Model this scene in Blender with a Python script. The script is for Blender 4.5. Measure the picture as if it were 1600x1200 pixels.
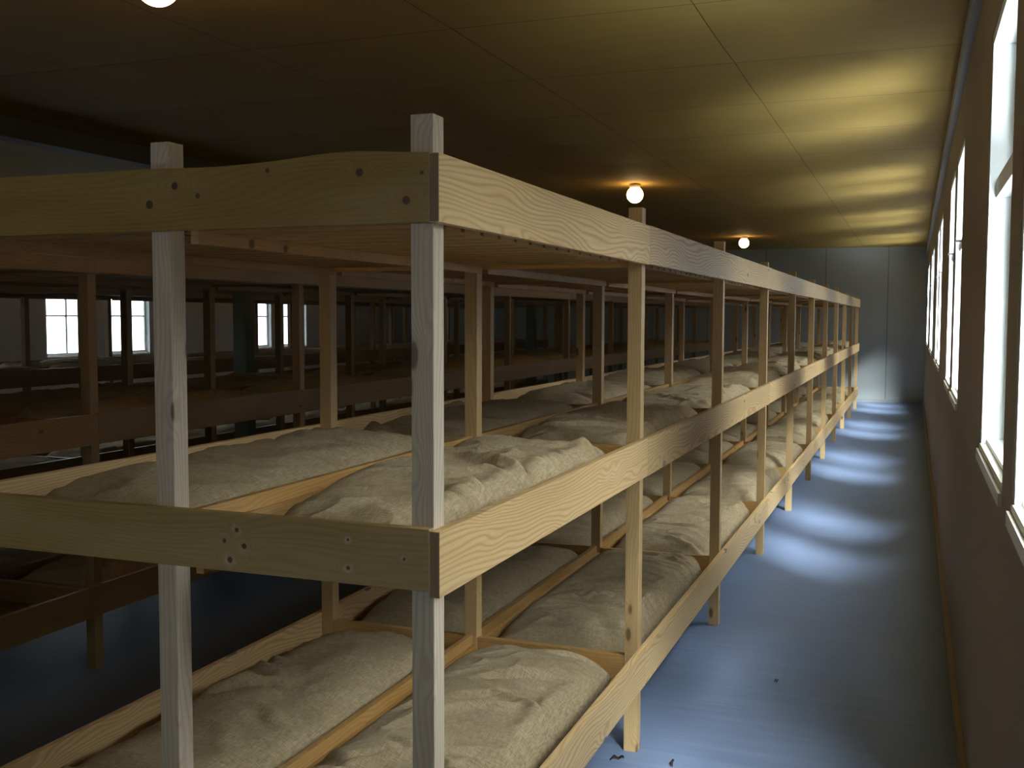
import bpy, bmesh, math, random
from mathutils import Vector, Matrix, noise

for o in list(bpy.data.objects):
    bpy.data.objects.remove(o, do_unlink=True)
scene = bpy.context.scene
COL = scene.collection
R = math.radians

# ------------------------------------------------------------------ camera
CX, CY, CZ = 0.944, -2.039, 1.695
YAW, PITCH, ROLL, F = 20.88, 3.634, -0.16, 1643.3
cam_d = bpy.data.cameras.new('camera')
cam = bpy.data.objects.new('camera', cam_d)
COL.objects.link(cam)
cam_d.sensor_width = 36.0
cam_d.lens = F / 1600.0 * 36.0
cam_d.clip_start = 0.02
cam.location = (CX, CY, CZ)
cam.rotation_mode = 'XYZ'
cam.matrix_world = (Matrix.Translation((CX, CY, CZ)) @ Matrix.Rotation(R(YAW), 4, 'Z')
                    @ Matrix.Rotation(R(90 - PITCH), 4, 'X') @ Matrix.Rotation(R(-ROLL), 4, 'Z'))
scene.camera = cam

# ------------------------------------------------------------------ exposure / view
vs = scene.view_settings
vs.view_transform = 'Standard'
vs.look = 'None'
vs.gamma = 1.0
vs.use_curve_mapping = False
vs.exposure = -0.5

# ------------------------------------------------------------------ room dimensions
WR, WL = 1.16, -10.6            # inner faces of the window walls
YB, YE = -5.2, 20.35
BACK_X = -0.55                  # centre of the unseen window pair added in the back wall            # back and end wall
CEIL = 3.12
SILL, WTOP = 1.26, 2.62
SILL_LEFT = 1.08
WT = 0.12                       # wall thickness
RIGHT_PAIRS = [0.70, 4.90, 9.10, 13.3, 17.5]
LEFT_PAIRS = [5.6, 10.7, 15.4]
WW, WGAP = 0.98, 0.27           # window width, pier inside a pair

# ------------------------------------------------------------------ sky
world = bpy.data.worlds.new('sky')
scene.world = world
world.use_nodes = True
nt = world.node_tree
nt.nodes.clear()
wo = nt.nodes.new('ShaderNodeOutputWorld')
bg = nt.nodes.new('ShaderNodeBackground')
tc = nt.nodes.new('ShaderNodeTexCoord')
dot = nt.nodes.new('ShaderNodeVectorMath'); dot.operation = 'DOT_PRODUCT'
d0 = Vector((0.60, -0.12, 0.79)).normalized()
dot.inputs[1].default_value = d0
nt.links.new(tc.outputs['Generated'], dot.inputs[0])
mr = nt.nodes.new('ShaderNodeMapRange')
mr.interpolation_type = 'SMOOTHSTEP'
mr.inputs['From Min'].default_value = 0.66
mr.inputs['From Max'].default_value = 1.0
mr.inputs['To Min'].default_value = 0.45
mr.inputs['To Max'].default_value = 28.0
nt.links.new(dot.outputs['Value'], mr.inputs['Value'])
bg.inputs['Color'].default_value = (0.87, 0.93, 1.0, 1)
# bright sunlit ground outside, below the corridor windows
dot2 = nt.nodes.new('ShaderNodeVectorMath'); dot2.operation = 'DOT_PRODUCT'
dot2.inputs[1].default_value = Vector((0.30, -0.60, -0.76)).normalized()
nt.links.new(tc.outputs['Generated'], dot2.inputs[0])
mr2 = nt.nodes.new('ShaderNodeMapRange'); mr2.interpolation_type = 'SMOOTHSTEP'
mr2.inputs['From Min'].default_value = 0.85
mr2.inputs['From Max'].default_value = 1.0
mr2.inputs['To Min'].default_value = 0.0
mr2.inputs['To Max'].default_value = 70.0
nt.links.new(dot2.outputs['Value'], mr2.inputs['Value'])
ad = nt.nodes.new('ShaderNodeMath'); ad.operation = 'ADD'
nt.links.new(mr.outputs['Result'], ad.inputs[0])
nt.links.new(mr2.outputs['Result'], ad.inputs[1])
dot3 = nt.nodes.new('ShaderNodeVectorMath'); dot3.operation = 'DOT_PRODUCT'
dot3.inputs[1].default_value = Vector((-0.72, 0.20, 0.62)).normalized()
nt.links.new(tc.outputs['Generated'], dot3.inputs[0])
mr3 = nt.nodes.new('ShaderNodeMapRange'); mr3.interpolation_type = 'SMOOTHSTEP'
mr3.inputs['From Min'].default_value = 0.35
mr3.inputs['From Max'].default_value = 1.0
mr3.inputs['To Min'].default_value = 0.0
mr3.inputs['To Max'].default_value = 18.0
nt.links.new(dot3.outputs['Value'], mr3.inputs['Value'])
ad2 = nt.nodes.new('ShaderNodeMath'); ad2.operation = 'ADD'
nt.links.new(ad.outputs[0], ad2.inputs[0])
nt.links.new(mr3.outputs['Result'], ad2.inputs[1])
dot4 = nt.nodes.new('ShaderNodeVectorMath'); dot4.operation = 'DOT_PRODUCT'
dot4.inputs[1].default_value = Vector((0.05, -1.0, 0.05)).normalized()
nt.links.new(tc.outputs['Generated'], dot4.inputs[0])
mr4 = nt.nodes.new('ShaderNodeMapRange'); mr4.interpolation_type = 'SMOOTHSTEP'
mr4.inputs['From Min'].default_value = 0.80
mr4.inputs['From Max'].default_value = 1.0
mr4.inputs['To Min'].default_value = 0.0
mr4.inputs['To Max'].default_value = 4.2
nt.links.new(dot4.outputs['Value'], mr4.inputs['Value'])
ad3 = nt.nodes.new('ShaderNodeMath'); ad3.operation = 'ADD'
nt.links.new(ad2.outputs[0], ad3.inputs[0])
nt.links.new(mr4.outputs['Result'], ad3.inputs[1])
nt.links.new(ad3.outputs[0], bg.inputs['Strength'])
nt.links.new(bg.outputs['Background'], wo.inputs['Surface'])
LAMP_STRENGTH = 20.0

# hazy sun: a wide, soft source slanting down through the corridor windows
sd = bpy.data.lights.new('hazy_sun', 'SUN')
sd.energy = 95.0
sd.angle = R(24)
sd.color = (0.86, 0.93, 1.0)
so = bpy.data.objects.new('hazy_sun', sd)
COL.objects.link(so)
so.rotation_mode = 'QUATERNION'
so.rotation_quaternion = Vector((0.30, -0.65, 0.70)).to_track_quat('Z', 'Y')
so.location = (6, -8, 9)

# window portals: they emit nothing, they only steer the sky sampling
for side, pairs in (('right', RIGHT_PAIRS), ('left', LEFT_PAIRS)):
    for yc in pairs:
        ld = bpy.data.lights.new('window_portal', 'AREA')
        ld.shape = 'RECTANGLE'
        lowz = SILL if side == 'right' else SILL_LEFT
        ld.size = WTOP - lowz
        ld.size_y = 2 * WW + WGAP
        ld.cycles.is_portal = True
        lo = bpy.data.objects.new('window_portal', ld)
        COL.objects.link(lo)
        x = WR + 0.10 if side == 'right' else WL - 0.10
        lo.location = (x, yc, (lowz + WTOP) / 2)
        lo.rotation_euler = (0, R(90) if side == 'right' else R(-90), 0)


ld = bpy.data.lights.new('window_portal', 'AREA')
ld.shape = 'RECTANGLE'
ld.size = 2 * WW + WGAP
ld.size_y = WTOP - SILL
ld.cycles.is_portal = True
lo = bpy.data.objects.new('window_portal', ld)
COL.objects.link(lo)
lo.location = (BACK_X, YB - 0.10, (SILL + WTOP) / 2)
lo.rotation_euler = (R(90), 0, 0)

# ------------------------------------------------------------------ node helpers
class NT:
    def __init__(s, name):
        s.m = bpy.data.materials.new(name)
        s.m.use_nodes = True
        s.t = s.m.node_tree
        s.t.nodes.clear()
        s.out = s.t.nodes.new('ShaderNodeOutputMaterial')

    def n(s, typ, **kw):
        nd = s.t.nodes.new(typ)
        for k, v in kw.items():
            if k.startswith('i_'):
                nd.inputs[k[2:].replace('_', ' ')].default_value = v
            else:
                setattr(nd, k, v)
        return nd

    def l(s, a, b):
        s.t.links.new(a, b)

    def math(s, op, a, b=None, c=None, clamp=False):
        nd = s.t.nodes.new('ShaderNodeMath')
        nd.operation = op
        nd.use_clamp = clamp
        for i, v in enumerate((a, b, c)):
            if v is None:
                continue
            if isinstance(v, (int, float)):
                nd.inputs[i].default_value = v
            else:
                s.l(v, nd.inputs[i])
        return nd.outputs[0]

    def mix(s, f, a, b, mode='MIX'):
        nd = s.t.nodes.new('ShaderNodeMix')
        nd.data_type = 'RGBA'
        nd.blend_type = mode
        for sock, v in ((nd.inputs[0], f), (nd.inputs[6], a), (nd.inputs[7], b)):
            if isinstance(v, (int, float)):
                sock.default_value = v
            elif isinstance(v, tuple):
                sock.default_value = v + (1,) if len(v) == 3 else v
            else:
                s.l(v, sock)
        return nd.outputs[2]

    def noise(s, vec, scale, detail=3, rough=0.5, dist=0.0):
        nd = s.n('ShaderNodeTexNoise')
        nd.inputs['Scale'].default_value = scale
        nd.inputs['Detail'].default_value = detail
        nd.inputs['Roughness'].default_value = rough
        nd.inputs['Distortion'].default_value = dist
        s.l(vec, nd.inputs['Vector'])
        return nd.outputs['Fac']

    def mapping(s, vec, scale=(1, 1, 1), loc=(0, 0, 0)):
        nd = s.n('ShaderNodeMapping')
        nd.inputs['Scale'].default_value = scale
        nd.inputs['Location'].default_value = loc
        s.l(vec, nd.inputs['Vector'])
        return nd.outputs[0]

    def ss(s, v, a, b, lo=0.0, hi=1.0):
        nd = s.n('ShaderNodeMapRange', interpolation_type='SMOOTHSTEP')
        nd.inputs['From Min'].default_value = a
        nd.inputs['From Max'].default_value = b
        nd.inputs['To Min'].default_value = lo
        nd.inputs['To Max'].default_value = hi
        s.l(v, nd.inputs['Value'])
        return nd.outputs['Result']

    def finish(s, color, rough=0.6, bump=None, bstr=0.3, bdist=0.002, spec=0.4):
        b = s.n('ShaderNodeBsdfPrincipled')
        if isinstance(color, tuple):
            b.inputs['Base Color'].default_value = color + (1,)
        else:
            s.l(color, b.inputs['Base Color'])
        if isinstance(rough, (int, float)):
            b.inputs['Roughness'].default_value = rough
        else:
            s.l(rough, b.inputs['Roughness'])
        b.inputs['Specular IOR Level'].default_value = spec
        if bump is not None:
            bn = s.n('ShaderNodeBump')
            bn.inputs['Strength'].default_value = bstr
            bn.inputs['Distance'].default_value = bdist
            s.l(bump, bn.inputs['Height'])
            s.l(bn.outputs[0], b.inputs['Normal'])
        s.l(b.outputs[0], s.out.inputs[0])
        return s.m


# ------------------------------------------------------------------ materials
def wood_mat(name, light=(0.56, 0.37, 0.165), dark=(0.40, 0.225, 0.075), knots=None, halo=False, density=2.6, swirl=0.20, yzf=1.0, freq=520.0, tone=1.0, contrast=0.5, ksize=0.085):
    """Planed pine; grain runs along the plank's own X axis."""
    s = NT(name)
    tc = s.n('ShaderNodeTexCoord')
    oi = s.n('ShaderNodeObjectInfo')
    off = s.math('MULTIPLY', oi.outputs['Random'], 37.0)
    cmb = s.n('ShaderNodeCombineXYZ')
    s.l(off, cmb.inputs[0]); s.l(off, cmb.inputs[1]); s.l(s.math('MULTIPLY', off, 0.37), cmb.inputs[2])
    add = s.n('ShaderNodeVectorMath', operation='ADD')
    s.l(tc.outputs['Object'], add.inputs[0]); s.l(cmb.outputs[0], add.inputs[1])
    P = add.outputs[0]
    # growth rings: distorted distance field, stretched along X
    warp = s.noise(s.mapping(P, (0.9, 4.2, 4.2)), 1.0, 2, 0.5)
    warp2 = s.noise(s.mapping(P, (5.0, 22, 22)), 1.0, 2, 0.5)
    sep = s.n('ShaderNodeSeparateXYZ'); s.l(tc.outputs['Object'], sep.inputs[0])
    # knots
    if knots is None:
        vo = s.n('ShaderNodeTexVoronoi', feature='F1')
        vo.inputs['Scale'].default_value = 1.0
        vo.inputs['Randomness'].default_value = 1.0
        s.l(s.mapping(P, (density, density * 2.6, density * 2.6)), vo.inputs['Vector'])
        kd = vo.outputs['Distance']
        kmask = s.ss(kd, ksize * 0.65, ksize, 1.0, 0.0)
        kwarp = s.ss(kd, 0.0, 0.42, 1.0, 0.0)
        khalo = s.ss(kd, 0.09, 0.24, 1.0, 0.0)
    else:
        kmask = kwarp = khalo = None
        for (kx, kz, kr) in knots:
            dx = s.math('SUBTRACT', sep.outputs[0], kx)
            dz = s.math('SUBTRACT', sep.outputs[2], kz)
            dd = s.math('SQRT', s.math('ADD', s.math('MULTIPLY', dx, dx), s.math('MULTIPLY', dz, dz)))
            m = s.ss(dd, kr * 0.75, kr * 1.1, 1.0, 0.0)
            dx2 = s.math('MULTIPLY', dx, 0.4)
            dd2 = s.math('SQRT', s.math('ADD', s.math('MULTIPLY', dx2, dx2), s.math('MULTIPLY', dz, dz)))
            w = s.ss(dd2, 0.0, kr * 3.2, 1.0, 0.0)
            h = s.ss(dd, kr, kr * 3.6, 1.0, 0.0)
            kmask = m if kmask is None else s.math('MAXIMUM', kmask, m)
            kwarp = w if kwarp is None else s.math('MAXIMUM', kwarp, w)
            khalo = h if khalo is None else s.math('MAXIMUM', khalo, h)
    sp = s.n('ShaderNodeSeparateXYZ'); s.l(P, sp.inputs[0])
    yz = s.math('ADD', s.math('MULTIPLY', sp.outputs[2], yzf), s.math('MULTIPLY', sp.outputs[1], 0.8))
    ph = s.math('MULTIPLY_ADD', warp, swirl, yz)
    ph = s.math('MULTIPLY_ADD', warp2, 0.006, ph)
    ph = s.math('MULTIPLY_ADD', kwarp, 0.035, ph)
    ring = s.math('SINE', s.math('MULTIPLY', ph, freq))
    ring = s.math('MULTIPLY_ADD', ring, 0.5, 0.5)
    ring = s.math('POWER', ring, 2.2)
    fibre = s.noise(s.mapping(P, (3, 160, 160)), 1.0, 3, 0.6)
    blotch = s.noise(s.mapping(P, (1.5, 7, 7)), 1.0, 3, 0.55)
    c = s.mix(s.math('MULTIPLY', ring, contrast), light, dark)
    c = s.mix(s.ss(fibre, 0.3, 0.75, 0.0, 0.35), c, dark)
    c = s.mix(s.ss(blotch, 0.3, 0.8, 0.0, 0.30), c, (0.64 * tone, 0.47 * tone, 0.25 * tone))
    tint = s.math('MULTIPLY_ADD', oi.outputs['Random'], 0.30, 0.86)
    tv = s.n('ShaderNodeCombineXYZ')
    for i in range(3):
        s.l(tint, tv.inputs[i])
    c = s.mix(1.0, c, tv.outputs[0], 'MULTIPLY')
    if halo:
        hn = s.noise(s.mapping(P, (30, 30, 55)), 1.0, 3, 0.6)
        c = s.mix(s.math('MULTIPLY', s.math('MULTIPLY', khalo, s.ss(hn, 0.38, 0.68)), 0.42), c, (0.72, 0.64, 0.50))
    else:
        c = s.mix(s.math('MULTIPLY', khalo, 0.35), c, (0.36, 0.19, 0.075))
    c = s.mix(s.math('MULTIPLY', kmask, 0.85 if knots else 0.7), c, (0.05, 0.025, 0.012))
    bump = s.math('MULTIPLY_ADD', ring, -0.4, fibre)
    rough = s.ss(ring, 0.0, 1.0, 0.42, 0.58)
    return s.finish(c, rough, bump, 0.25, 0.0012, 0.45)


def endgrain_mat():
    s = NT('pine_end_grain')
    tc = s.n('ShaderNodeTexCoord')
    n1 = s.noise(s.mapping(tc.outputs['Object'], (60, 60, 22)), 1.0, 4, 0.6)
    c = s.mix(n1, (0.24, 0.15, 0.08), (0.36, 0.25, 0.14))
    return s.finish(c, 0.8, n1, 0.4, 0.002)


def burlap_mat():
    s = NT('burlap')
    tc = s.n('ShaderNodeTexCoord')
    oi = s.n('ShaderNodeObjectInfo')
    P = tc.outputs['Object']
    w1 = s.noise(s.mapping(P, (30, 420, 40)), 1.0, 3, 0.65)
    w2 = s.noise(s.mapping(P, (420, 30, 40)), 1.0, 3, 0.65)
    wv = s.math('ADD', s.math('MULTIPLY', w1, 0.5), s.math('MULTIPLY', w2, 0.5))
    big = s.noise(s.mapping(P, (6, 9, 6)), 1.0, 4, 0.6)
    c = s.mix(s.ss(wv, 0.38, 0.62), (0.28, 0.205, 0.11), (0.51, 0.40, 0.245))
    c = s.mix(s.ss(big, 0.35, 0.75, 0.0, 0.5), c, (0.34, 0.25, 0.12))
    hs = s.n('ShaderNodeHueSaturation')
    s.l(c, hs.inputs['Color'])
    s.l(s.math('MULTIPLY_ADD', oi.outputs['Random'], 0.22, 0.90), hs.inputs['Value'])
    return s.finish(hs.outputs[0], 0.85, wv, 0.55, 0.003, 0.15)


def floor_mat():
    s = NT('grey_floor_paint')
    tc = s.n('ShaderNodeTexCoord')
    P = tc.outputs['Object']
    st = s.noise(s.mapping(P, (1.1, 26, 1)), 1.0, 4, 0.6)
    cl = s.noise(P, 1.7, 4, 0.55)
    sp = s.noise(P, 55, 2, 0.5)
    c = s.mix(s.ss(st, 0.3, 0.75), (0.14, 0.185, 0.28), (0.20, 0.25, 0.36))
    c = s.mix(s.ss(cl, 0.3, 0.75, 0.0, 0.4), c, (0.125, 0.165, 0.25))
    c = s.mix(s.ss(sp, 0.72, 0.80, 0.0, 0.3), c, (0.10, 0.10, 0.10))
    rough = s.ss(st, 0.2, 0.8, 0.42, 0.58)
    return s.finish(c, rough, s.math('ADD', st, s.math('MULTIPLY', sp, 0.3)), 0.2, 0.002, 0.4)


def seam(s, coord, period, offset, half):
    f = s.math('FRACT', s.math('DIVIDE', s.math('SUBTRACT', coord, offset), period))
    d = s.math('MINIMUM', f, s.math('SUBTRACT', 1.0, f))
    return s.ss(d, half * 0.6 / period, half / period, 1.0, 0.0)


def ceiling_mat():
    s = NT('fibreboard_ceiling')
    tc = s.n('ShaderNodeTexCoord')
    P = tc.outputs['Object']
    sp = s.n('ShaderNodeSeparateXYZ'); s.l(P, sp.inputs[0])
    n1 = s.noise(P, 2.2, 4, 0.6)
    n2 = s.noise(s.mapping(P, (2, 9, 2)), 1.0, 3, 0.5)
    n3 = s.noise(P, 90, 2, 0.5)
    c = s.mix(n1, (0.42, 0.275, 0.07), (0.50, 0.335, 0.10))
    c = s.mix(s.ss(n2, 0.35, 0.8, 0.0, 0.25), c, (0.33, 0.225, 0.05))
    sm = s.math('MAXIMUM', seam(s, sp.outputs[1], 1.18, 4.0, 0.005), seam(s, sp.outputs[0], 1.2, -0.03, 0.004))
    c = s.mix(s.math('MULTIPLY', sm, 0.75), c, (0.07, 0.05, 0.03))
    h = s.math('SUBTRACT', s.math('MULTIPLY', n3, 0.3), sm)
    return s.finish(c, 0.75, h, 0.4, 0.003, 0.25)


def wall_mat(name, a, b, period=1.2, off=0.44, axis=0, half=0.006, strength=0.6):
    s = NT(name)
    tc = s.n('ShaderNodeTexCoord')
    P = tc.outputs['Object']
    sp = s.n('ShaderNodeSeparateXYZ'); s.l(P, sp.inputs[0])
    n1 = s.noise(P, 1.3, 4, 0.55)
    n2 = s.noise(P, 120, 2, 0.5)
    c = s.mix(n1, a, b)
    sm = seam(s, sp.outputs[axis], period, off, half)
    c = s.mix(s.math('MULTIPLY', sm, strength), c, tuple(v * 0.35 for v in a))
    return s.finish(c, 0.7, s.math('SUBTRACT', s.math('MULTIPLY', n2, 0.25), sm), 0.3, 0.002, 0.3)


def plain(name, col, rough=0.5, spec=0.4, metal=0.0, var=0.06):
    s = NT(name)
    tc = s.n('ShaderNodeTexCoord')
    n1 = s.noise(tc.outputs['Object'], 9.0, 3, 0.5)
    c = s.mix(n1, tuple(max(0, v * (1 - var)) for v in col), tuple(min(1, v * (1 + var)) for v in col))
    m = s.finish(c, rough, n1, 0.05, 0.001, spec)
    for nd in m.node_tree.nodes:
        if nd.type == 'BSDF_PRINCIPLED':
            nd.inputs['Metallic'].default_value = metal
    return m


def glass_mat():
    s = NT('window_glass')
    tr = s.n('ShaderNodeBsdfTransparent'); tr.inputs[0].default_value = (0.93, 0.96, 0.96, 1)
    gl = s.n('ShaderNodeBsdfGlossy'); gl.inputs['Roughness'].default_value = 0.02
    lw = s.n('ShaderNodeLayerWeight')
    lw.inputs[0].default_value = 0.5
    fac = s.math('MULTIPLY_ADD', s.math('POWER', lw.outputs['Facing'], 5.0), 0.55, 0.04)
    mx = s.n('ShaderNodeMixShader')
    s.l(fac, mx.inputs[0]); s.l(tr.outputs[0], mx.inputs[1]); s.l(gl.outputs[0], mx.inputs[2])
    s.l(mx.outputs[0], s.out.inputs[0])
    return s.m


def globe_mat():
    s = NT('lit_opal_globe')
    e = s.n('ShaderNodeEmission')
    lw = s.n('ShaderNodeLayerWeight'); lw.inputs[0].default_value = 0.35
    c = s.mix(lw.outputs['Facing'], (1.0, 0.66, 0.30), (1.0, 0.56, 0.20))
    s.l(c, e.inputs[0])
    e.inputs[1].default_value = LAMP_STRENGTH
    s.l(e.outputs[0], s.out.inputs[0])
    return s.m


M = {
    'wood': wood_mat('pine_plank'),
    'post': wood_mat('pine_post', light=(0.58, 0.38, 0.165), dark=(0.41, 0.235, 0.08), density=4.0, ksize=0.15),
    'post_grey': wood_mat('weathered_pine_post', light=(0.68, 0.57, 0.44), dark=(0.44, 0.33, 0.22), density=4.2, ksize=0.16),
    'inner': wood_mat('pine_inner_board', light=(0.52, 0.29, 0.085), dark=(0.37, 0.175, 0.04), density=3.0, ksize=0.12),
    'side': wood_mat('pine_side_board', light=(0.76, 0.52, 0.25), dark=(0.50, 0.275, 0.09), density=2.8, ksize=0.11, halo=True, contrast=0.7, swirl=0.22, yzf=0.8, freq=560.0),
    'shaded_wood': wood_mat('shaded_pine_board', light=(0.27, 0.155, 0.06), dark=(0.19, 0.095, 0.03), tone=0.5),  # dimness of the rear racks is put into this darker board colour
    'shaded_post': wood_mat('shaded_pine_post', light=(0.30, 0.185, 0.075), dark=(0.21, 0.115, 0.04), tone=0.6),  # same shade built into the colour of the rear racks' posts
    'end_grain': endgrain_mat(),
    'burlap': burlap_mat(),
    'floor': floor_mat(),
    'ceiling': ceiling_mat(),
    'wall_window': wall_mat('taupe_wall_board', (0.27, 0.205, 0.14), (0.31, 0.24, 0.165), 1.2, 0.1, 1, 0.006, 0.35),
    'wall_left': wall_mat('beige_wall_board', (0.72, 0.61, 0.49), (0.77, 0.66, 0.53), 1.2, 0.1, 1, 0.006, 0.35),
    'wall_end': wall_mat('grey_wall_board', (0.40, 0.41, 0.38), (0.45, 0.46, 0.43), 1.2, 0.44, 0, 0.012, 0.6),
    'trim': plain('grey_trim_paint', (0.34, 0.35, 0.36), 0.5),
    'base': plain('brown_baseboard', (0.34, 0.24, 0.13), 0.5),
    'white': plain('white_window_paint', (0.80, 0.82, 0.80), 0.35, 0.5),
    'sill': plain('cream_sill_paint', (0.62, 0.56, 0.42), 0.4, 0.5),
    'beam': plain('grey_beam_paint', (0.13, 0.10, 0.06), 0.7),
    'column': plain('green_grey_column_paint', (0.17, 0.18, 0.13), 0.7),
    'metal': plain('dark_window_hardware', (0.10, 0.10, 0.11), 0.4, 0.5, 0.8),
    'ceramic': plain('lamp_holder_ceramic', (0.55, 0.48, 0.38), 0.4),
    'leaf': plain('dry_leaf', (0.10, 0.06, 0.03), 0.8, 0.2, 0.0, 0.4),
    'glass': glass_mat(),
    'globe': globe_mat(),
}


# ------------------------------------------------------------------ object helpers
def link_mesh(name, me, mats, parent=None, smooth=False):
    if not isinstance(mats, (list, tuple)):
        mats = [mats]
    for m in mats:
        me.materials.append(m)
    if smooth:
        for p in me.polygons:
            p.use_smooth = True
    o = bpy.data.objects.new(name, me)
    COL.objects.link(o)
    if parent is not None:
        o.parent = parent
    return o


def bm_obj(name, bm, mats, parent=None, smooth=False):
    bmesh.ops.recalc_face_normals(bm, faces=bm.faces[:])
    me = bpy.data.meshes.new(name)
    bm.to_mesh(me)
    bm.free()
    return link_mesh(name, me, mats, parent, smooth)


def add_box(bm, lo, hi, mat=0):
    x0, y0, z0 = lo
    x1, y1, z1 = hi
    v = [bm.verts.new(c) for c in ((x0, y0, z0), (x1, y0, z0), (x1, y1, z0), (x0, y1, z0),
                                   (x0, y0, z1), (x1, y0, z1), (x1, y1, z1), (x0, y1, z1))]
    fs = []
    for idx in ((0, 3, 2, 1), (4, 5, 6, 7), (0, 1, 5, 4), (1, 2, 6, 5), (2, 3, 7, 6), (3, 0, 4, 7)):
        f = bm.faces.new([v[i] for i in idx])
        f.material_index = mat
        fs.append(f)
    return fs


def tag(o, label=None, cat=None, group=None, kind=None):
    if label: o['label'] = label
    if cat: o['category'] = cat
    if group: o['group'] = group
    if kind: o['kind'] = kind
    return o


def empty(name, loc):
    o = bpy.data.objects.new(name, None)
    o.empty_display_size = 0.2
    COL.objects.link(o)
    o.location = loc
    return o


def plank_mesh(name, L, H, T, mats, bevel=0.0018, top_fn=None, segs=1, warp=0.0, seed=0):
    """Plank along local X (0..L), thickness along Y (0..T), height Z (0..H); end faces get end grain."""
    rnd = random.Random(seed)
    bm = bmesh.new()
    rings = []
    n = max(segs, 1)
    for i in range(n + 1):
        t = i / n
        x = L * t
        dz = warp * math.sin(math.pi * t) if warp else 0.0
        zt = H + (top_fn(x) if top_fn else 0.0)
        rings.append([bm.verts.new((x, 0, dz)), bm.verts.new((x, T, dz)),
                      bm.verts.new((x, T, zt + dz)), bm.verts.new((x, 0, zt + dz))])
    for a, b in zip(rings, rings[1:]):
        for k in range(4):
            bm.faces.new((a[k], a[(k + 1) % 4], b[(k + 1) % 4], b[k]))
    f0 = bm.faces.new(rings[0][::-1]); f1 = bm.faces.new(rings[-1])
    f0.material_index = f1.material_index = 1
    bmesh.ops.recalc_face_normals(bm, faces=bm.faces[:])
    if bevel:
        es = [e for e in bm.edges if len(e.link_faces) == 2 and e.calc_face_angle(0) > 0.8]
        bmesh.ops.bevel(bm, geom=es, offset=bevel, segments=2, affect='EDGES', profile=0.6)
    me = bpy.data.meshes.new(name)
    bm.to_mesh(me)
    bm.free()
    for m in mats:
        me.materials.append(m)
    return me


MESH_CACHE = {}


def plank(name, p0, axis, L, H, T, parent, mat='wood', **kw):
    """axis 'x','y' or 'z' gives the grain direction; p0 is the low corner in the parent's space."""
    key = (name, round(L, 4), H, T, mat) if not kw else None
    if key and key in MESH_CACHE:
        me = MESH_CACHE[key]
    else:
        me = plank_mesh(name, L, H, T, [M[mat] if isinstance(mat, str) else mat, M['end_grain']], **kw)
        if key:
            MESH_CACHE[key] = me
    o = bpy.data.objects.new(name, me)
    COL.objects.link(o)
    if parent is not None:
        o.parent = parent
    if axis == 'x':          # X along world X, thickness +Y, height +Z
        o.location = p0
    elif axis == 'y':        # length +Y, thickness towards -X -> shift so p0 is the low corner
        o.rotation_euler = (0, 0, R(90))
        o.location = (p0[0] + T, p0[1], p0[2])
    elif axis == 'z':        # length +Z ; local Z -> -X
        o.rotation_euler = (0, R(-90), 0)
        o.location = (p0[0] + H, p0[1], p0[2])
    return o


# ------------------------------------------------------------------ floor and ceiling
bm = bmesh.new()
add_box(bm, (WL - WT, YB - WT, -0.08), (WR + WT, YE + WT, 0.0))
tag(bm_obj('floor', bm, M['floor']), 'grey-blue painted floor of the barrack with faint crosswise streaks', kind='structure')

bm = bmesh.new()
ys = []
y = 4.0 - 1.18 * 11
while y < YE + 0.13:
    ys.append(y)
    y += 1.18 / 8
ys = [v for v in ys if v > YB] + [YE + WT]
ys = [YB - WT] + ys
xs = [WL - WT] + [-0.03 - 1.2 * k for k in range(8, -1, -1)] + [WR + WT]
xx = []
for a, b in zip(xs, xs[1:]):
    xx += [a + (b - a) * t / 3 for t in range(3)]
xx.append(xs[-1])
grid = []
for y in ys:
    row = []
    f = ((y - 4.0) / 1.18) % 1.0
    k = math.floor((y - 4.0) / 1.18 + 1e-6)
    for x in xx:
        j = math.floor((x + 0.03) / 1.2 + 1e-6)
        fx = ((x + 0.03) / 1.2) % 1.0
        amp = 0.009 + 0.007 * noise.noise(Vector((k * 3.1, j * 0.9, 0.3)))
        z = CEIL - amp * math.sin(math.pi * min(max(f, 0), 1)) ** 1.0 * (0.7 + 0.3 * math.sin(math.pi * fx))
        row.append(bm.verts.new((x, y, z)))
    grid.append(row)
for a, b in zip(grid, grid[1:]):
    for i in range(len(xx) - 1):
        bm.faces.new((a[i], a[i + 1], b[i + 1], b[i]))
add_box(bm, (WL - WT, YB - WT, CEIL + 0.02), (WR + WT, YE + WT, CEIL + 0.08))
ce = bm_obj('ceiling', bm, M['ceiling'])
tag(ce, 'yellow-brown ceiling of square fibreboard panels with thin seams', kind='structure')


# ------------------------------------------------------------------ walls
def window_wall(name, x0, x1, pairs, mat, label, SILL=SILL):
    openings = []
    for yc in pairs:
        for s in (-1, 1):
            c = yc + s * (WW + WGAP) / 2
            if c > -3.8:
                openings.append((c - WW / 2, c + WW / 2))
    openings.sort()
    bm = bmesh.new()
    add_box(bm, (x0, YB - WT, 0), (x1, YE + WT, SILL))
    add_box(bm, (x0, YB - WT, WTOP), (x1, YE + WT, CEIL + 0.02))
    y = YB - WT
    for a, b in openings:
        add_box(bm, (x0, y, SILL), (x1, a, WTOP))
        y = b
    add_box(bm, (x0, y, SILL), (x1, YE + WT, WTOP))
    tag(bm_obj(name, bm, mat), label, kind='structure')
    return openings


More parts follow.
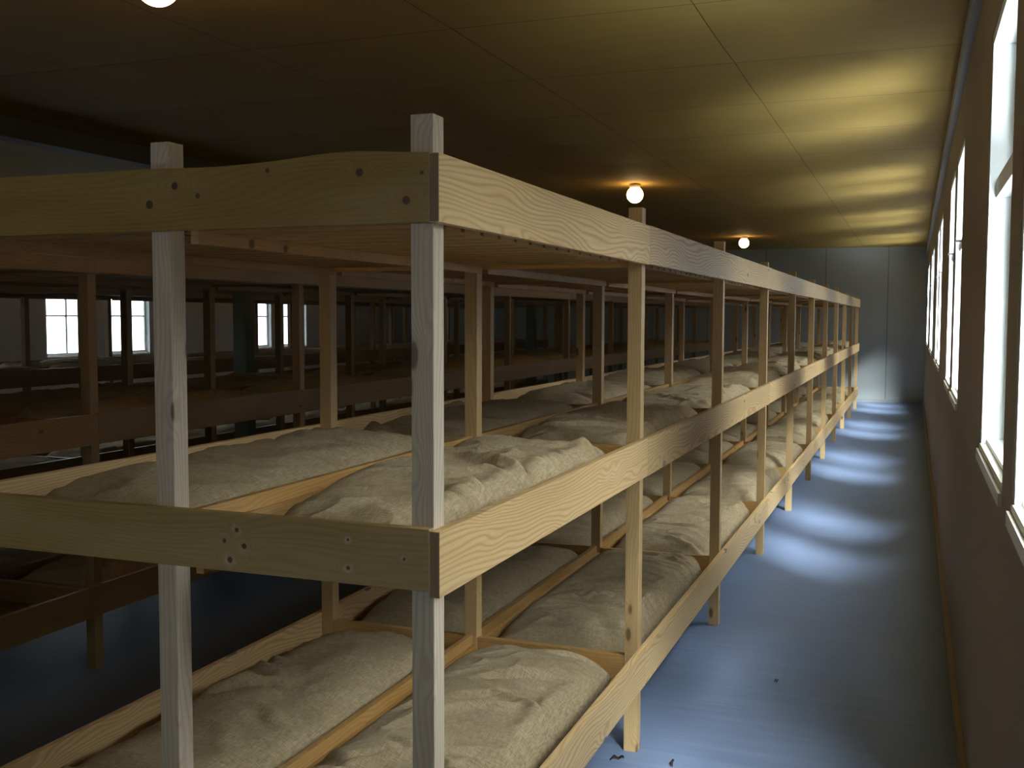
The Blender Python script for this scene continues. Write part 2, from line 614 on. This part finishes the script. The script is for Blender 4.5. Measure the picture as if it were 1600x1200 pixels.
open_r = window_wall('wall_right', WR, WR + WT, RIGHT_PAIRS, M['wall_window'], 'taupe boarded long wall with paired windows beside the corridor')
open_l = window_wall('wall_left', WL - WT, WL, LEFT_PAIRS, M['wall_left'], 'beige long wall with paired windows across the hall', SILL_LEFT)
bm = bmesh.new(); add_box(bm, (WL, YE, 0), (WR, YE + WT, CEIL + 0.02))
tag(bm_obj('wall_end', bm, M['wall_end']), 'grey boarded end wall at the far end of the corridor', kind='structure')
bm = bmesh.new()
bx = [BACK_X - WGAP / 2 - WW, BACK_X - WGAP / 2, BACK_X + WGAP / 2, BACK_X + WGAP / 2 + WW]
add_box(bm, (WL, YB - WT, 0), (WR, YB, SILL))
add_box(bm, (WL, YB - WT, WTOP), (WR, YB, CEIL + 0.02))
add_box(bm, (WL, YB - WT, SILL), (bx[0], YB, WTOP))
add_box(bm, (bx[1], YB - WT, SILL), (bx[2], YB, WTOP))
add_box(bm, (bx[3], YB - WT, SILL), (WR, YB, WTOP))
tag(bm_obj('wall_back', bm, M['wall_end']), 'grey boarded wall behind the viewer', kind='structure')

bm = bmesh.new()
add_box(bm, (WR - 0.022, YB, 2.95), (WR, YE, 3.105))
add_box(bm, (WR - 0.034, YB, 2.925), (WR, YE, 2.95))
tag(bm_obj('trim_1', bm, M['trim']), 'grey cornice board where the corridor window wall meets the ceiling', kind='structure')
bm = bmesh.new(); add_box(bm, (WR - 0.018, YB, 0), (WR, YE, 0.075))
tag(bm_obj('baseboard_right', bm, M['base']), 'brown skirting along the corridor window wall', kind='structure')
bm = bmesh.new(); add_box(bm, (WL, YB, 0), (WL + 0.018, YE, 0.075))
tag(bm_obj('baseboard_left', bm, M['base']), 'brown skirting along the far window wall', kind='structure')
bm = bmesh.new(); add_box(bm, (WL + .02, YE - 0.018, 0), (WR - .02, YE, 0.07))
tag(bm_obj('baseboard_end', bm, M['trim']), 'pale grey skirting along the end wall', kind='structure')
bm = bmesh.new(); add_box(bm, (-5.29, YB, 2.97), (-5.13, YE, CEIL - 0.001))
tag(bm_obj('trim_2', bm, M['beam']), 'dark grey beam running lengthwise under the ceiling', kind='structure')

# columns under the beam
for i, (yy, wd, lb) in enumerate(((6.62, 0.15, 'grey-green square column nearer the viewer, between the inner bunk racks'),
                                  (14.95, 0.15, 'grey-green square column further down the hall, between the inner bunk racks'))):
    bm = bmesh.new()
    add_box(bm, (-5.21 - wd / 2, yy, 0.0), (-5.21 + wd / 2, yy + wd, 2.968))
    bmesh.ops.bevel(bm, geom=bm.edges[:], offset=0.004, segments=2, affect='EDGES')
    add_box(bm, (-5.21 - wd / 2 - .012, yy - .012, 0.0), (-5.21 + wd / 2 + .012, yy + wd + .012, 0.09))
    tag(bm_obj('column', bm, M['column']), lb, 'column', 'columns under the ceiling beam')


# ------------------------------------------------------------------ windows
def build_window(n, side, y0, y1, label, muntin, handle=True):
    SILL = 1.26 if side > 0 else SILL_LEFT
    w = empty('window_%d' % n, ((WR if side > 0 else WL), (y0 + y1) / 2, SILL))
    tag(w, label, kind='structure')
    h = WTOP - SILL
    hw = (y1 - y0) / 2
    s = side
    X = lambda a, b: (min(s * a, s * b), max(s * a, s * b))
    TR = 2.12 - SILL                                     # transom height over the sill
    fr = 0.035
    bm = bmesh.new()                              # outer frame
    x0, x1 = X(0.004, 0.118)
    add_box(bm, (x0, -hw, 0), (x1, -hw + fr, h))
    add_box(bm, (x0, hw - fr, 0), (x1, hw, h))
    add_box(bm, (x0, -hw + fr, h - fr), (x1, hw - fr, h))
    x0, x1 = X(0.02, 0.118)
    add_box(bm, (x0, -hw + fr, 0), (x1, hw - fr, fr))
    bm_obj('window_frame', bm, M['white'], w)
    bm = bmesh.new()
    x0, x1 = X(-0.010, -0.0005)
    add_box(bm, (x0, -hw - 0.01, -0.035), (x1, hw + 0.01, -0.001))
    x0, x1 = X(-0.0005, 0.02)
    add_box(bm, (x0, -hw + 0.001, 0.0), (x1, hw - 0.001, 0.016))
    add_box(bm, (x0, -hw + fr, 0.016), (x1, hw - fr, 0.02))
    bm_obj('window_sill', bm, M['sill'], w)
    bm = bmesh.new()
    x0, x1 = X(0.025, 0.10)
    add_box(bm, (x0, -hw + fr, TR - 0.03), (x1, hw - fr, TR + 0.03))
    bm_obj('transom', bm, M['white'], w)
    for (a, b) in ((fr, TR - 0.03), (TR + 0.03, h - fr)):
        sh = bm_o = None
        bm = bmesh.new()
        x0, x1 = X(0.07, 0.105)
        t = 0.038
        add_box(bm, (x0, -hw + fr, a), (x1, -hw + fr + t, b))
        add_box(bm, (x0, hw - fr - t, a), (x1, hw - fr, b))
        add_box(bm, (x0, -hw + fr + t, a), (x1, hw - fr - t, a + t))
        add_box(bm, (x0, -hw + fr + t, b - t), (x1, hw - fr - t, b))
        if muntin:
            xm0, xm1 = X(0.078, 0.10)
            add_box(bm, (xm0, -0.013, a + t), (xm1, 0.013, b - t))
            if a < 0.1:
                add_box(bm, (xm0, -hw + fr + t, 1.685 - SILL), (xm1, -0.013, 1.707 - SILL))
                add_box(bm, (xm0, 0.013, 1.685 - SILL), (xm1, hw - fr - t, 1.707 - SILL))
        sh = bm_obj('sash', bm, M['white'], w)
        bm = bmesh.new()
        g = s * 0.088
        add_box(bm, (min(g, g + .004), -hw + fr + t * .8, a + t * .8), (max(g, g + .004), hw - fr - t * .8, b - t * .8))
        bm_obj('window_pane', bm, M['glass'], sh)
    # casement handle / stay on the transom
    bm = bmesh.new()
    x0, x1 = X(-0.012, 0.024)
    add_box(bm, (x0, -0.006, TR - 0.006), (x1, 0.006, TR + 0.006))
    x0, x1 = X(-0.018, -0.010)
    add_box(bm, (x0, -0.045, TR - 0.007), (x1, 0.02, TR + 0.007))
    x0, x1 = X(0.018, 0.0245)
    add_box(bm, (x0, -0.012, TR - 0.028), (x1, 0.012, TR + 0.028))
    if handle:
        bm_obj('window_handle', bm, M['metal'], w)
    else:
        bm.free()
    return w


wn = 1
ORD = ['first', 'second', 'third', 'fourth', 'fifth', 'sixth', 'seventh', 'eighth', 'ninth', 'tenth']
vis_r = [o for o in open_r if o[1] > -0.6]
for a, b in open_r:
    if (a, b) in vis_r:
        lb = 'white framed casement window in the corridor wall, %s counted from the viewer' % ORD[vis_r.index((a, b))]
    else:
        lb = 'white framed casement window in the corridor wall behind the viewer'
    build_window(wn, 1, a, b, lb, False, a > 2.5)
    wn += 1
for i, (a, b) in enumerate(open_l):
    k = len(open_l) - 1 - i
    build_window(wn, -1, a, b, 'white framed window with glazing bars across the hall, %s counted from the end wall' % ORD[k], True)
    wn += 1

for a, b, lb in ((bx[0], bx[1], 'left'), (bx[2], bx[3], 'right')):  # out-of-view windows added to light the front ends of the bunks
    w = build_window(wn, 1, a, b, 'unseen white framed window added in the back wall for fill light, %s one of two' % lb, True)
    w.location = ((a + b) / 2, YB, SILL)
    w.rotation_euler = (0, 0, R(-90))
    wn += 1

# ------------------------------------------------------------------ bunk racks
S = 1.85
PW = 0.054
TB = 0.025
RW = 0.678                    # spacing of the post rows
TIERS = (0.411, 1.232, 2.042)
HB = 0.146
NB = 10
LEN = NB * S + PW + 2 * TB


def bay_y(k):
    """front face of the post row k, relative to the rack's front face"""
    if k == 0:
        return TB
    return k * S + (0.03 if k == 1 else 0.0)


# front end boards: knots placed as on the boards (x from the rack's left end)
def rack(name_label, X0, sx, seed, front=False):
    """X0 = x of the outer face of the right hand side boards; rack spans X0-WID .. X0"""
    rnd = random.Random(seed)
    WID = 2 * RW + PW + 2 * TB
    rk = empty('bunk_rack', (X0, 0, 0))
    tag(rk, name_label, 'bunk bed', 'three-tier plank bunk racks')
    rows = [-TB - PW, -TB - RW - PW, -TB - 2 * RW - PW]      # low x of each row of posts
    # posts
    for r, rx in enumerate(rows):
        for k in range(NB + 1):
            y = bay_y(k)
            ext = rnd.uniform(0.035, 0.075)
            x = rx
            mat = 'post' if front else 'shaded_post'
            if front and k == 0:
                ext = (0.087, 0.066, 0.05)[r]
                mat = 'post_grey'
                if r == 1:
                    x -= 0.012
            L = TIERS[2] + ext
            me = plank_mesh('post', L, PW, PW, [M[mat], M['end_grain']], bevel=0.002)
            o = bpy.data.objects.new('post', me)
            COL.objects.link(o)
            o.parent = rk
            o.rotation_euler = (0, R(-90), 0)
            o.location = (x + PW, y, 0)
    # long side boards, butt-jointed on posts 1,3,5,...
    joints = [0.0] + [k * S + PW / 2 + (0.03 if k == 1 else 0) for k in (1, 3, 5, 7, 9)] + [LEN]
    for ti, T in enumerate(TIERS):
        for side in (0, 1):
            bx = -TB if side == 0 else -WID
            for a, b in zip(joints, joints[1:]):
                dz = rnd.uniform(-0.003, 0.003) if a > 0 else 0
                plank('side_board', (bx, a + 0.0008, T - HB + dz), 'y', b - a - 0.0016, HB, TB, rk, 'side' if front else 'shaded_wood')
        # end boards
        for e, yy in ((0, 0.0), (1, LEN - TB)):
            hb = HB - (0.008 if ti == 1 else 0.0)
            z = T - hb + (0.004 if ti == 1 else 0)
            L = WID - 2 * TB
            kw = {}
            mat = 'wood' if front else 'shaded_wood'
            if front and e == 0:
                if ti == 2:
                    kw = dict(top_fn=lambda x: 0.013 * math.exp(-((x - (L - 0.20)) / 0.14) ** 2) - 0.004 * math.exp(-((x - (L - 0.55)) / 0.12) ** 2), segs=60)
                    mat = FRONT_TOP
                elif ti == 1:
                    mat = FRONT_MID
            plank('end_board', (-WID + TB, yy, z), 'x', L, hb, TB, rk, mat, **kw)
        # divider boards between the middle posts, a ledger strip beside them, and cross boards
        mx = rows[1]
        for k in range(NB):
            y0 = bay_y(k) + PW
            y1 = bay_y(k + 1)
            plank('divider_board', (mx + 0.012, y0 + .001, T - 0.125 - .02), 'y', y1 - y0 - .002, 0.125, 0.024, rk, 'inner' if front else 'shaded_wood')
            plank('ledger_strip', (mx + 0.037, y0 + .001, T - 0.125 - .02), 'y', y1 - y0 - .002, 0.085, 0.017, rk, 'inner' if front else 'shaded_wood')
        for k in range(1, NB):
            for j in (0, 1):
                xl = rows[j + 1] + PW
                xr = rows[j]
                plank('cross_board', (xl + .001, bay_y(k) + 0.004, T - 0.125 - .032), 'x', xr - xl - .002, 0.125, 0.022, rk, 'inner' if front else 'shaded_wood')
                plank('cross_board', (xl + .001, bay_y(k) + 0.030, T - 0.125 - .026), 'x', xr - xl - .002, 0.115, 0.020, rk, 'inner' if front else 'shaded_wood')
        # slat bases, one per bed
        for k in range(NB):
            for j in (0, 1):
                key = ('slats', j, k == 0, k == 1, front)
                xl = rows[j + 1] + PW + 0.002
                xr = rows[j] - 0.002
                y0 = bay_y(k) + PW + 0.005
                y1 = bay_y(k + 1) - 0.003
                if key in MESH_CACHE:
                    me = MESH_CACHE[key]
                else:
                    b2 = bmesh.new()
                    n = 15
                    p = (y1 - y0) / n
                    for q in range(n):
                        add_box(b2, (0, q * p, 0), (xr - xl, q * p + p - 0.022, 0.018))
                    add_box(b2, (0, 0, -0.030), (0.022, y1 - y0, 0.0))
                    add_box(b2, (xr - xl - 0.022, 0, -0.005), (xr - xl, y1 - y0, 0.0))
                    me = bpy.data.meshes.new('slat_base')
                    bmesh.ops.recalc_face_normals(b2, faces=b2.faces[:])
                    b2.to_mesh(me); b2.free()
                    me.materials.append(M['inner' if front else 'shaded_wood'])
                    MESH_CACHE[key] = me
                o = bpy.data.objects.new('slat_base', me)
                COL.objects.link(o)
                o.parent = rk
                o.location = (xl, y0, T - 0.142)
    return rk


WIDR = 2 * RW + PW + 2 * TB
LB = WIDR - 2 * TB
# knot positions measured from the left end of the 1.41 m end boards
FRONT_TOP = wood_mat('knotty_top_end_board', light=(0.36, 0.215, 0.04), dark=(0.25, 0.135, 0.022),
                     knots=[(LB - 0.655, 0.103, 0.0095), (LB - 0.728, 0.062, 0.011), (LB - 0.59, 0.078, 0.007),
                            (LB - 0.165, 0.112, 0.010), (LB - 0.052, 0.048, 0.010), (LB - 0.40, 0.127, 0.006), (LB - 0.015, 0.105, 0.005)])
FRONT_MID = wood_mat('knotty_middle_end_board', light=(0.40, 0.265, 0.08), dark=(0.29, 0.17, 0.045), halo=True,
                     knots=[(LB - 0.53, 0.072, 0.006), (LB - 0.475, 0.063, 0.007), (LB - 0.495, 0.10, 0.006), (LB - 0.515, 0.028, 0.008),
                            (LB - 0.20, 0.036, 0.005), (LB - 0.06, 0.068, 0.004), (LB - 0.20, 0.10, 0.004)])

RX = {'A': 0.0, 'B': -2.66, 'C': -6.13}
rack('pine bunk rack in the foreground beside the window corridor, its front corner nearest the viewer', RX['A'], 1, 1, True)
rack('dim pine bunk rack seen between the foreground rack and the columns', RX['B'], 1, 2)
rack('far dark bunk rack silhouetted against the windows across the hall', RX['C'], 1, 3)


# ------------------------------------------------------------------ burlap mattresses
def mattress_mesh(seed, nx, ny, w=0.612, L=1.748, H=0.125, fold=1.0, corner_in=0.0, corridor=1):
    """lumpy straw sack; x across (0..w), y along (0..L), z up from 0"""
    rnd = random.Random(seed)
    off = Vector((rnd.uniform(0, 90), rnd.uniform(0, 90), rnd.uniform(0, 90)))
    folds = []
    for i in range(int(12 * fold)):
        edge = rnd.random()
        cx = w * (rnd.uniform(0.55, 1.0) if corridor > 0 else rnd.uniform(0.0, 0.45)) if edge < 0.6 else rnd.uniform(0, w)
        cy = rnd.uniform(0.05, L - 0.05)
        ang = rnd.uniform(-0.7, 0.7)
        folds.append((cx, cy, ang, rnd.uniform(0.10, 0.26), rnd.uniform(0.012, 0.024), rnd.uniform(0.010, 0.024) * rnd.choice((1, 1, -1))))
    bm = bmesh.new()

    def shape(u, v):
        # outline wobble
        a, b = 2 * u - 1, 2 * v - 1
        sx = 1 - 0.05 * (noise.noise(Vector((v * 5, 0, 0)) + off) + 0.4) * abs(a) ** 2
        sy = 1 - 0.018 * (noise.noise(Vector((u * 5, 7, 0)) + off) + 0.6) * abs(b) ** 2
        r = 1 - 0.07 * (abs(a) * abs(b)) ** 4
        x = w / 2 + a * w / 2 * sx * r
        y = L / 2 + b * L / 2 * sy * (1 - 0.02 * (abs(a) * abs(b)) ** 4)
        if corner_in:
            k = max(0.0, 1 - u / 0.75) * max(0.0, 1 - v / 0.55)
            x += corner_in * k
            y += 0.02 * k
        ea = max(0.0, 1 - abs(a) ** 3.2)
        eb = max(0.0, 1 - abs(b) ** 7)
        prof = (ea ** 0.42) * (eb ** 0.5)
        p = Vector((x, y, 0))
        lump = 0.62 * noise.noise(Vector((x * 3.1, y * 2.2, 1)) + off) + 0.28 * noise.noise(Vector((x * 7, y * 5, 3)) + off)
        rd = 0.0
        q = Vector((x * 4.5 + y * 2.5, y * 9 - x * 3.5, 2.0)) + off
        n1 = noise.noise(q + 0.5 * Vector((noise.noise(p * 3 + off), noise.noise(p * 3 - off), 0)))
        rd += 0.011 * (1 - min(1, abs(n1) * 2.2)) ** 2
        n2 = noise.noise(Vector((x * 14 + y * 4, y * 22 - x * 6, 5)) + off)
        rd += 0.0016 * (1 - min(1, abs(n2) * 2.6)) ** 2
        for (cx, cy, ang, ln, wd, am) in folds:
            dx, dy = x - cx, y - cy
            ll = dx * math.cos(ang) + dy * math.sin(ang)
            cc = -dx * math.sin(ang) + dy * math.cos(ang) + 0.25 * ll * ll
            rd += am * math.exp(-(ll / ln) ** 2 - (cc / wd) ** 2)
            rd -= 0.6 * am * math.exp(-(ll / ln) ** 2 - ((cc - 2 * wd) / (wd * 1.2)) ** 2)
        hgt = 0.012 + (H - 0.012) * prof * (0.90 + 0.32 * lump) + rd * min(1.0, prof * 1.3)
        # the corridor edge is pushed up against the board
        if corridor:
            e = u if corridor > 0 else 1 - u
            hgt += 0.030 * math.exp(-((e - 0.90) / 0.07) ** 2) * (0.5 + noise.noise(Vector((v * 6, 3, 0)) + off)) * eb
        return x, y, max(hgt, 0.012)

    # non-uniform spacing: denser towards the edges
    def sp(t):
        return 0.5 - 0.5 * math.cos(math.pi * t) * (1 - 0.25 * (1 - abs(2 * t - 1))) if False else (t + 0.35 * (0.5 - 0.5 * math.cos(math.pi * t))) / 1.35
    top = [[None] * (nx + 1) for _ in range(ny + 1)]
    bot = [[None] * (nx + 1) for _ in range(ny + 1)]
    for j in range(ny + 1):
        for i in range(nx + 1):
            x, y, z = shape(sp(i / nx), sp(j / ny))
            top[j][i] = bm.verts.new((x, y, z))
    for j in range(ny):
        for i in range(nx):
            bm.faces.new((top[j][i], top[j][i + 1], top[j + 1][i + 1], top[j + 1][i]))
    ring = [top[0][i] for i in range(nx + 1)] + [top[j][nx] for j in range(1, ny + 1)] + \
           [top[ny][i] for i in range(nx - 1, -1, -1)] + [top[j][0] for j in range(ny - 1, 0, -1)]
    low = [bm.verts.new((v.co.x * 0.985 + w / 2 * 0.015, v.co.y * 0.995 + L / 2 * 0.005, 0.0)) for v in ring]
    n = len(ring)
    for i in range(n):
        bm.faces.new((ring[i], low[i], low[(i + 1) % n], ring[(i + 1) % n]))
    bm.faces.new(low[::-1])
    bmesh.ops.recalc_face_normals(bm, faces=bm.faces[:])
    me = bpy.data.meshes.new('straw_mattress')
    bm.to_mesh(me)
    bm.free()
    me.materials.append(M['burlap'])
    for p in me.polygons:
        p.use_smooth = True
    return me


HI = {}
MID = [mattress_mesh(100 + i, 44, 96, H=0.142 + 0.010 * (i % 3), fold=1.2, corridor=1) for i in range(6)]
MIDL = [mattress_mesh(200 + i, 34, 76, H=0.140 + 0.010 * (i % 3), fold=1.0, corridor=0) for i in range(4)]
LOW = [mattress_mesh(300 + i, 20, 44, H=0.135 + 0.012 * (i % 2), fold=1.0, corridor=0) for i in range(4)]
TN = ('lower', 'middle', 'top')


def place_mattress(me, rackkey, j, k, ti, rnd):
    X0 = RX[rackkey]
    xl = X0 - TB - (j + 1) * RW             # right face of the post left of this bed
    xr = X0 - TB - j * RW - PW
    y0 = bay_y(k) + PW
    y1 = bay_y(k + 1)
    o = bpy.data.objects.new('straw_mattress', me)
    COL.objects.link(o)
    o.location = ((xl + xr) / 2 - 0.306 + rnd.uniform(-0.003, 0.003),
                  (y0 + y1) / 2 - 1.748 / 2 + rnd.uniform(-0.006, 0.006), TIERS[ti] - 0.1235)
    rn = {'A': 'foreground rack', 'B': 'second rack', 'C': 'far rack'}[rackkey]
    sd = {'A': ('corridor', 'inner'), 'B': ('near', 'far'), 'C': ('near', 'far')}[rackkey][j]
    if rackkey == 'A':
        where = '%s bay from the front' % ORD[k]
    else:
        where = '%s bay from the end wall' % ORD[NB - 1 - k]
    tag(o, 'burlap mattress, %s tier, %s side of the %s, %s' % (TN[ti], sd, rn, where),
        'mattress', {'A': 'burlap mattresses in the foreground rack', 'B': 'burlap mattresses in the second rack',
                     'C': 'burlap mattresses in the far rack'}[rackkey])
    return o


rnd = random.Random(9)
for ti in range(3):
    for j in range(2):
        for k in range(NB):
            if j == 0 and k < 3 and ti < 2:
                cin = 0.12 if (k == 0 and ti == 1) else (0.05 if k == 1 and ti == 1 else 0.0)
                me = mattress_mesh(11 + ti * 10 + k, 110, 250, H=0.145 + 0.006 * (1 - ti), fold=1.6 if ti == 0 else 1.1, corner_in=cin, corridor=1)
            elif j == 0:
                me = MID[(k * 5 + ti * 2) % 6]
            else:
                me = MIDL[(k * 3 + ti) % 4]
            place_mattress(me, 'A', j, k, ti, rnd)
for key in ('B', 'C'):
    for ti in range(2):
        for j in range(2):
            for k in range(1 if key == 'B' else 2, NB):
                place_mattress(LOW[(k + 2 * j + ti) % 4] if key == 'C' else MIDL[(k * 3 + j + ti) % 4], key, j, k, ti, rnd)


# ------------------------------------------------------------------ globe lamps
def lathe(prof, n=40):
    bm = bmesh.new()
    rings = []
    for r, z in prof:
        if r < 1e-5:
            rings.append([bm.verts.new((0, 0, z))])
        else:
            rings.append([bm.verts.new((r * math.cos(2 * math.pi * i / n), r * math.sin(2 * math.pi * i / n), z)) for i in range(n)])
    for a, b in zip(rings, rings[1:]):
        for i in range(n):
            if len(a) == 1:
                bm.faces.new((a[0], b[i], b[(i + 1) % n]))
            elif len(b) == 1:
                bm.faces.new((a[i], b[0], a[(i + 1) % n]))
            else:
                bm.faces.new((a[i], b[i], b[(i + 1) % n], a[(i + 1) % n]))
    return bm


for (ly, lb) in ((1.41, 'lit globe ceiling lamp cut by the top edge of the picture, nearest the viewer'),
                 (9.0, 'lit globe ceiling lamp just above the foreground rack, middle one of three'),
                 (16.7, 'lit globe ceiling lamp smallest in view, nearest the end wall')):
    lp = empty('ceiling_lamp', (-1.87, ly, CEIL))
    tag(lp, lb, 'lamp', 'globe ceiling lamps')
    z0 = -0.012
    bm = lathe([(0, z0), (0.058, z0), (0.060, z0 - 0.012), (0.054, z0 - 0.030), (0.050, z0 - 0.036), (0, z0 - 0.036)])
    bm_obj('lamp_holder', bm, M['ceramic'], lp, True)
    rr = 0.088
    zc = z0 - 0.032 - rr * 0.86
    pr = [(0.046, z0 - 0.034)]
    for i in range(1, 22):
        a = math.radians(32 + (180 - 32) * i / 21)
        pr.append((rr * math.sin(a) if i < 21 else 0.0, zc + rr * math.cos(a)))
    bm_obj('lamp_globe', lathe(pr), M['globe'], lp, True)


# ------------------------------------------------------------------ litter on the floor
def scrap(x, y, rot, L, wd, label):
    bm = bmesh.new()
    n = 12
    rows = []
    for i in range(n + 1):
        t = i / n
        wv = wd * math.sin(math.pi * min(1, t * 0.9 + 0.08)) ** 0.7
        cx = L * (t - 0.5)
        cy = 0.25 * L * math.sin(2.6 * t)
        z = 0.004 + 0.010 * math.sin(math.pi * t * 1.7) ** 2
        rows.append([bm.verts.new((cx, cy - wv, z + 0.006)), bm.verts.new((cx, cy, z)), bm.verts.new((cx, cy + wv, z + 0.008))])
    for a, b in zip(rows, rows[1:]):
        for i in range(2):
            bm.faces.new((a[i], a[i + 1], b[i + 1], b[i]))
    bmesh.ops.solidify(bm, geom=bm.faces[:], thickness=0.0012)
    mn = min(v.co.z for v in bm.verts)
    for v in bm.verts:
        v.co.z -= mn
    o = bm_obj('dry_leaf', bm, M['leaf'], None, True)
    o.location = (x, y, 0.0)
    o.rotation_euler = (0, 0, rot)
    tag(o, label, 'leaf', 'leaf litter on the corridor floor')


def floor_at(u, v):
    m = cam.matrix_world
    d = m.to_3x3() @ Vector(((u - 800) / F, -(v - 600) / F, -1.0))
    t = -CZ / d.z
    return CX + d.x * t, CY + d.y * t


for (u, v, rot, L, wd, lb) in ((964, 1189, 0.3, 0.055, 0.006, 'curled dry leaf scrap on the floor by the foot of the second corridor post'),
                               (1053, 1196, 1.5, 0.04, 0.005, 'small dry leaf scrap at the bottom picture edge, right of the curled one'),
                               (1213, 1067, 0.1, 0.018, 0.003, 'tiny dark speck of litter in the middle of the corridor floor')):
    x, y = floor_at(u, v)
    scrap(x, y, rot, L, wd, lb)


# ------------------------------------------------------------------ unseen tree added to dim the sun on the nearer corridor windows
M['bark'] = plain('tree_bark', (0.16, 0.12, 0.08), 0.9, 0.2, 0.0, 0.3)
M['foliage'] = plain('tree_leaves', (0.10, 0.17, 0.05), 0.6, 0.3, 0.0, 0.3)
tree = empty('added_shade_tree', (2.65, -0.7, 0.0))
tag(tree, 'unseen leafy tree added outside to shade the nearer corridor windows', 'tree')
bm = bmesh.new()


def limb(pts):
    rings = []
    for i, (p, rad) in enumerate(pts):
        p = Vector(p)
        q = Vector(pts[min(i + 1, len(pts) - 1)][0]) - Vector(pts[max(i - 1, 0)][0])
        q.normalize()
        a = q.orthogonal().normalized()
        b = q.cross(a)
        rings.append([bm.verts.new(p + rad * (a * math.cos(t * math.pi / 5) + b * math.sin(t * math.pi / 5))) for t in range(10)])
    for u, v in zip(rings, rings[1:]):
        for t in range(10):
            bm.faces.new((u[t], u[(t + 1) % 10], v[(t + 1) % 10], v[t]))
    bm.faces.new(rings[0][::-1]); bm.faces.new(rings[-1])


limb([((0, 0, -0.08), .15), ((.02, 0, 1.5), .12), ((0, .05, 3.2), .10), ((.05, 0, 4.8), .07), ((0, .1, 6.4), .02)])
for k in range(9):
    a = k * 2.4
    z = 3.4 + 0.3 * k
    limb([((0, 0.03, z), .05), ((.35 * math.cos(a), 1.0 * math.sin(a), z + .5), .03), ((.7 * math.cos(a), 2.2 * math.sin(a), z + 1.1), .01)])
bm_obj('trunk', bm, M['bark'], tree, True)
bm = bmesh.new()
rt = random.Random(77)
nleaf = 0
while nleaf < 3000:
    p = Vector((rt.uniform(-1, 1), rt.uniform(-1, 1), rt.uniform(-1, 1)))
    if p.length > 1:
        continue
    c = Vector((p.x * 0.95, p.y * 2.4 + 0.0, p.z * 1.5 + 5.3))
    d = Vector((rt.gauss(0, 1), rt.gauss(0, 1), rt.gauss(0, 1))).normalized()
    e = d.orthogonal().normalized() * 0.045
    d *= 0.085
    k = d.cross(e).normalized() * 0.012
    v = [bm.verts.new(c - d), bm.verts.new(c + e + k), bm.verts.new(c + d), bm.verts.new(c - e + k)]
    bm.faces.new(v)
    nleaf += 1
fo = bm_obj('foliage', bm, M['foliage'], tree)
fo['kind'] = 'stuff'
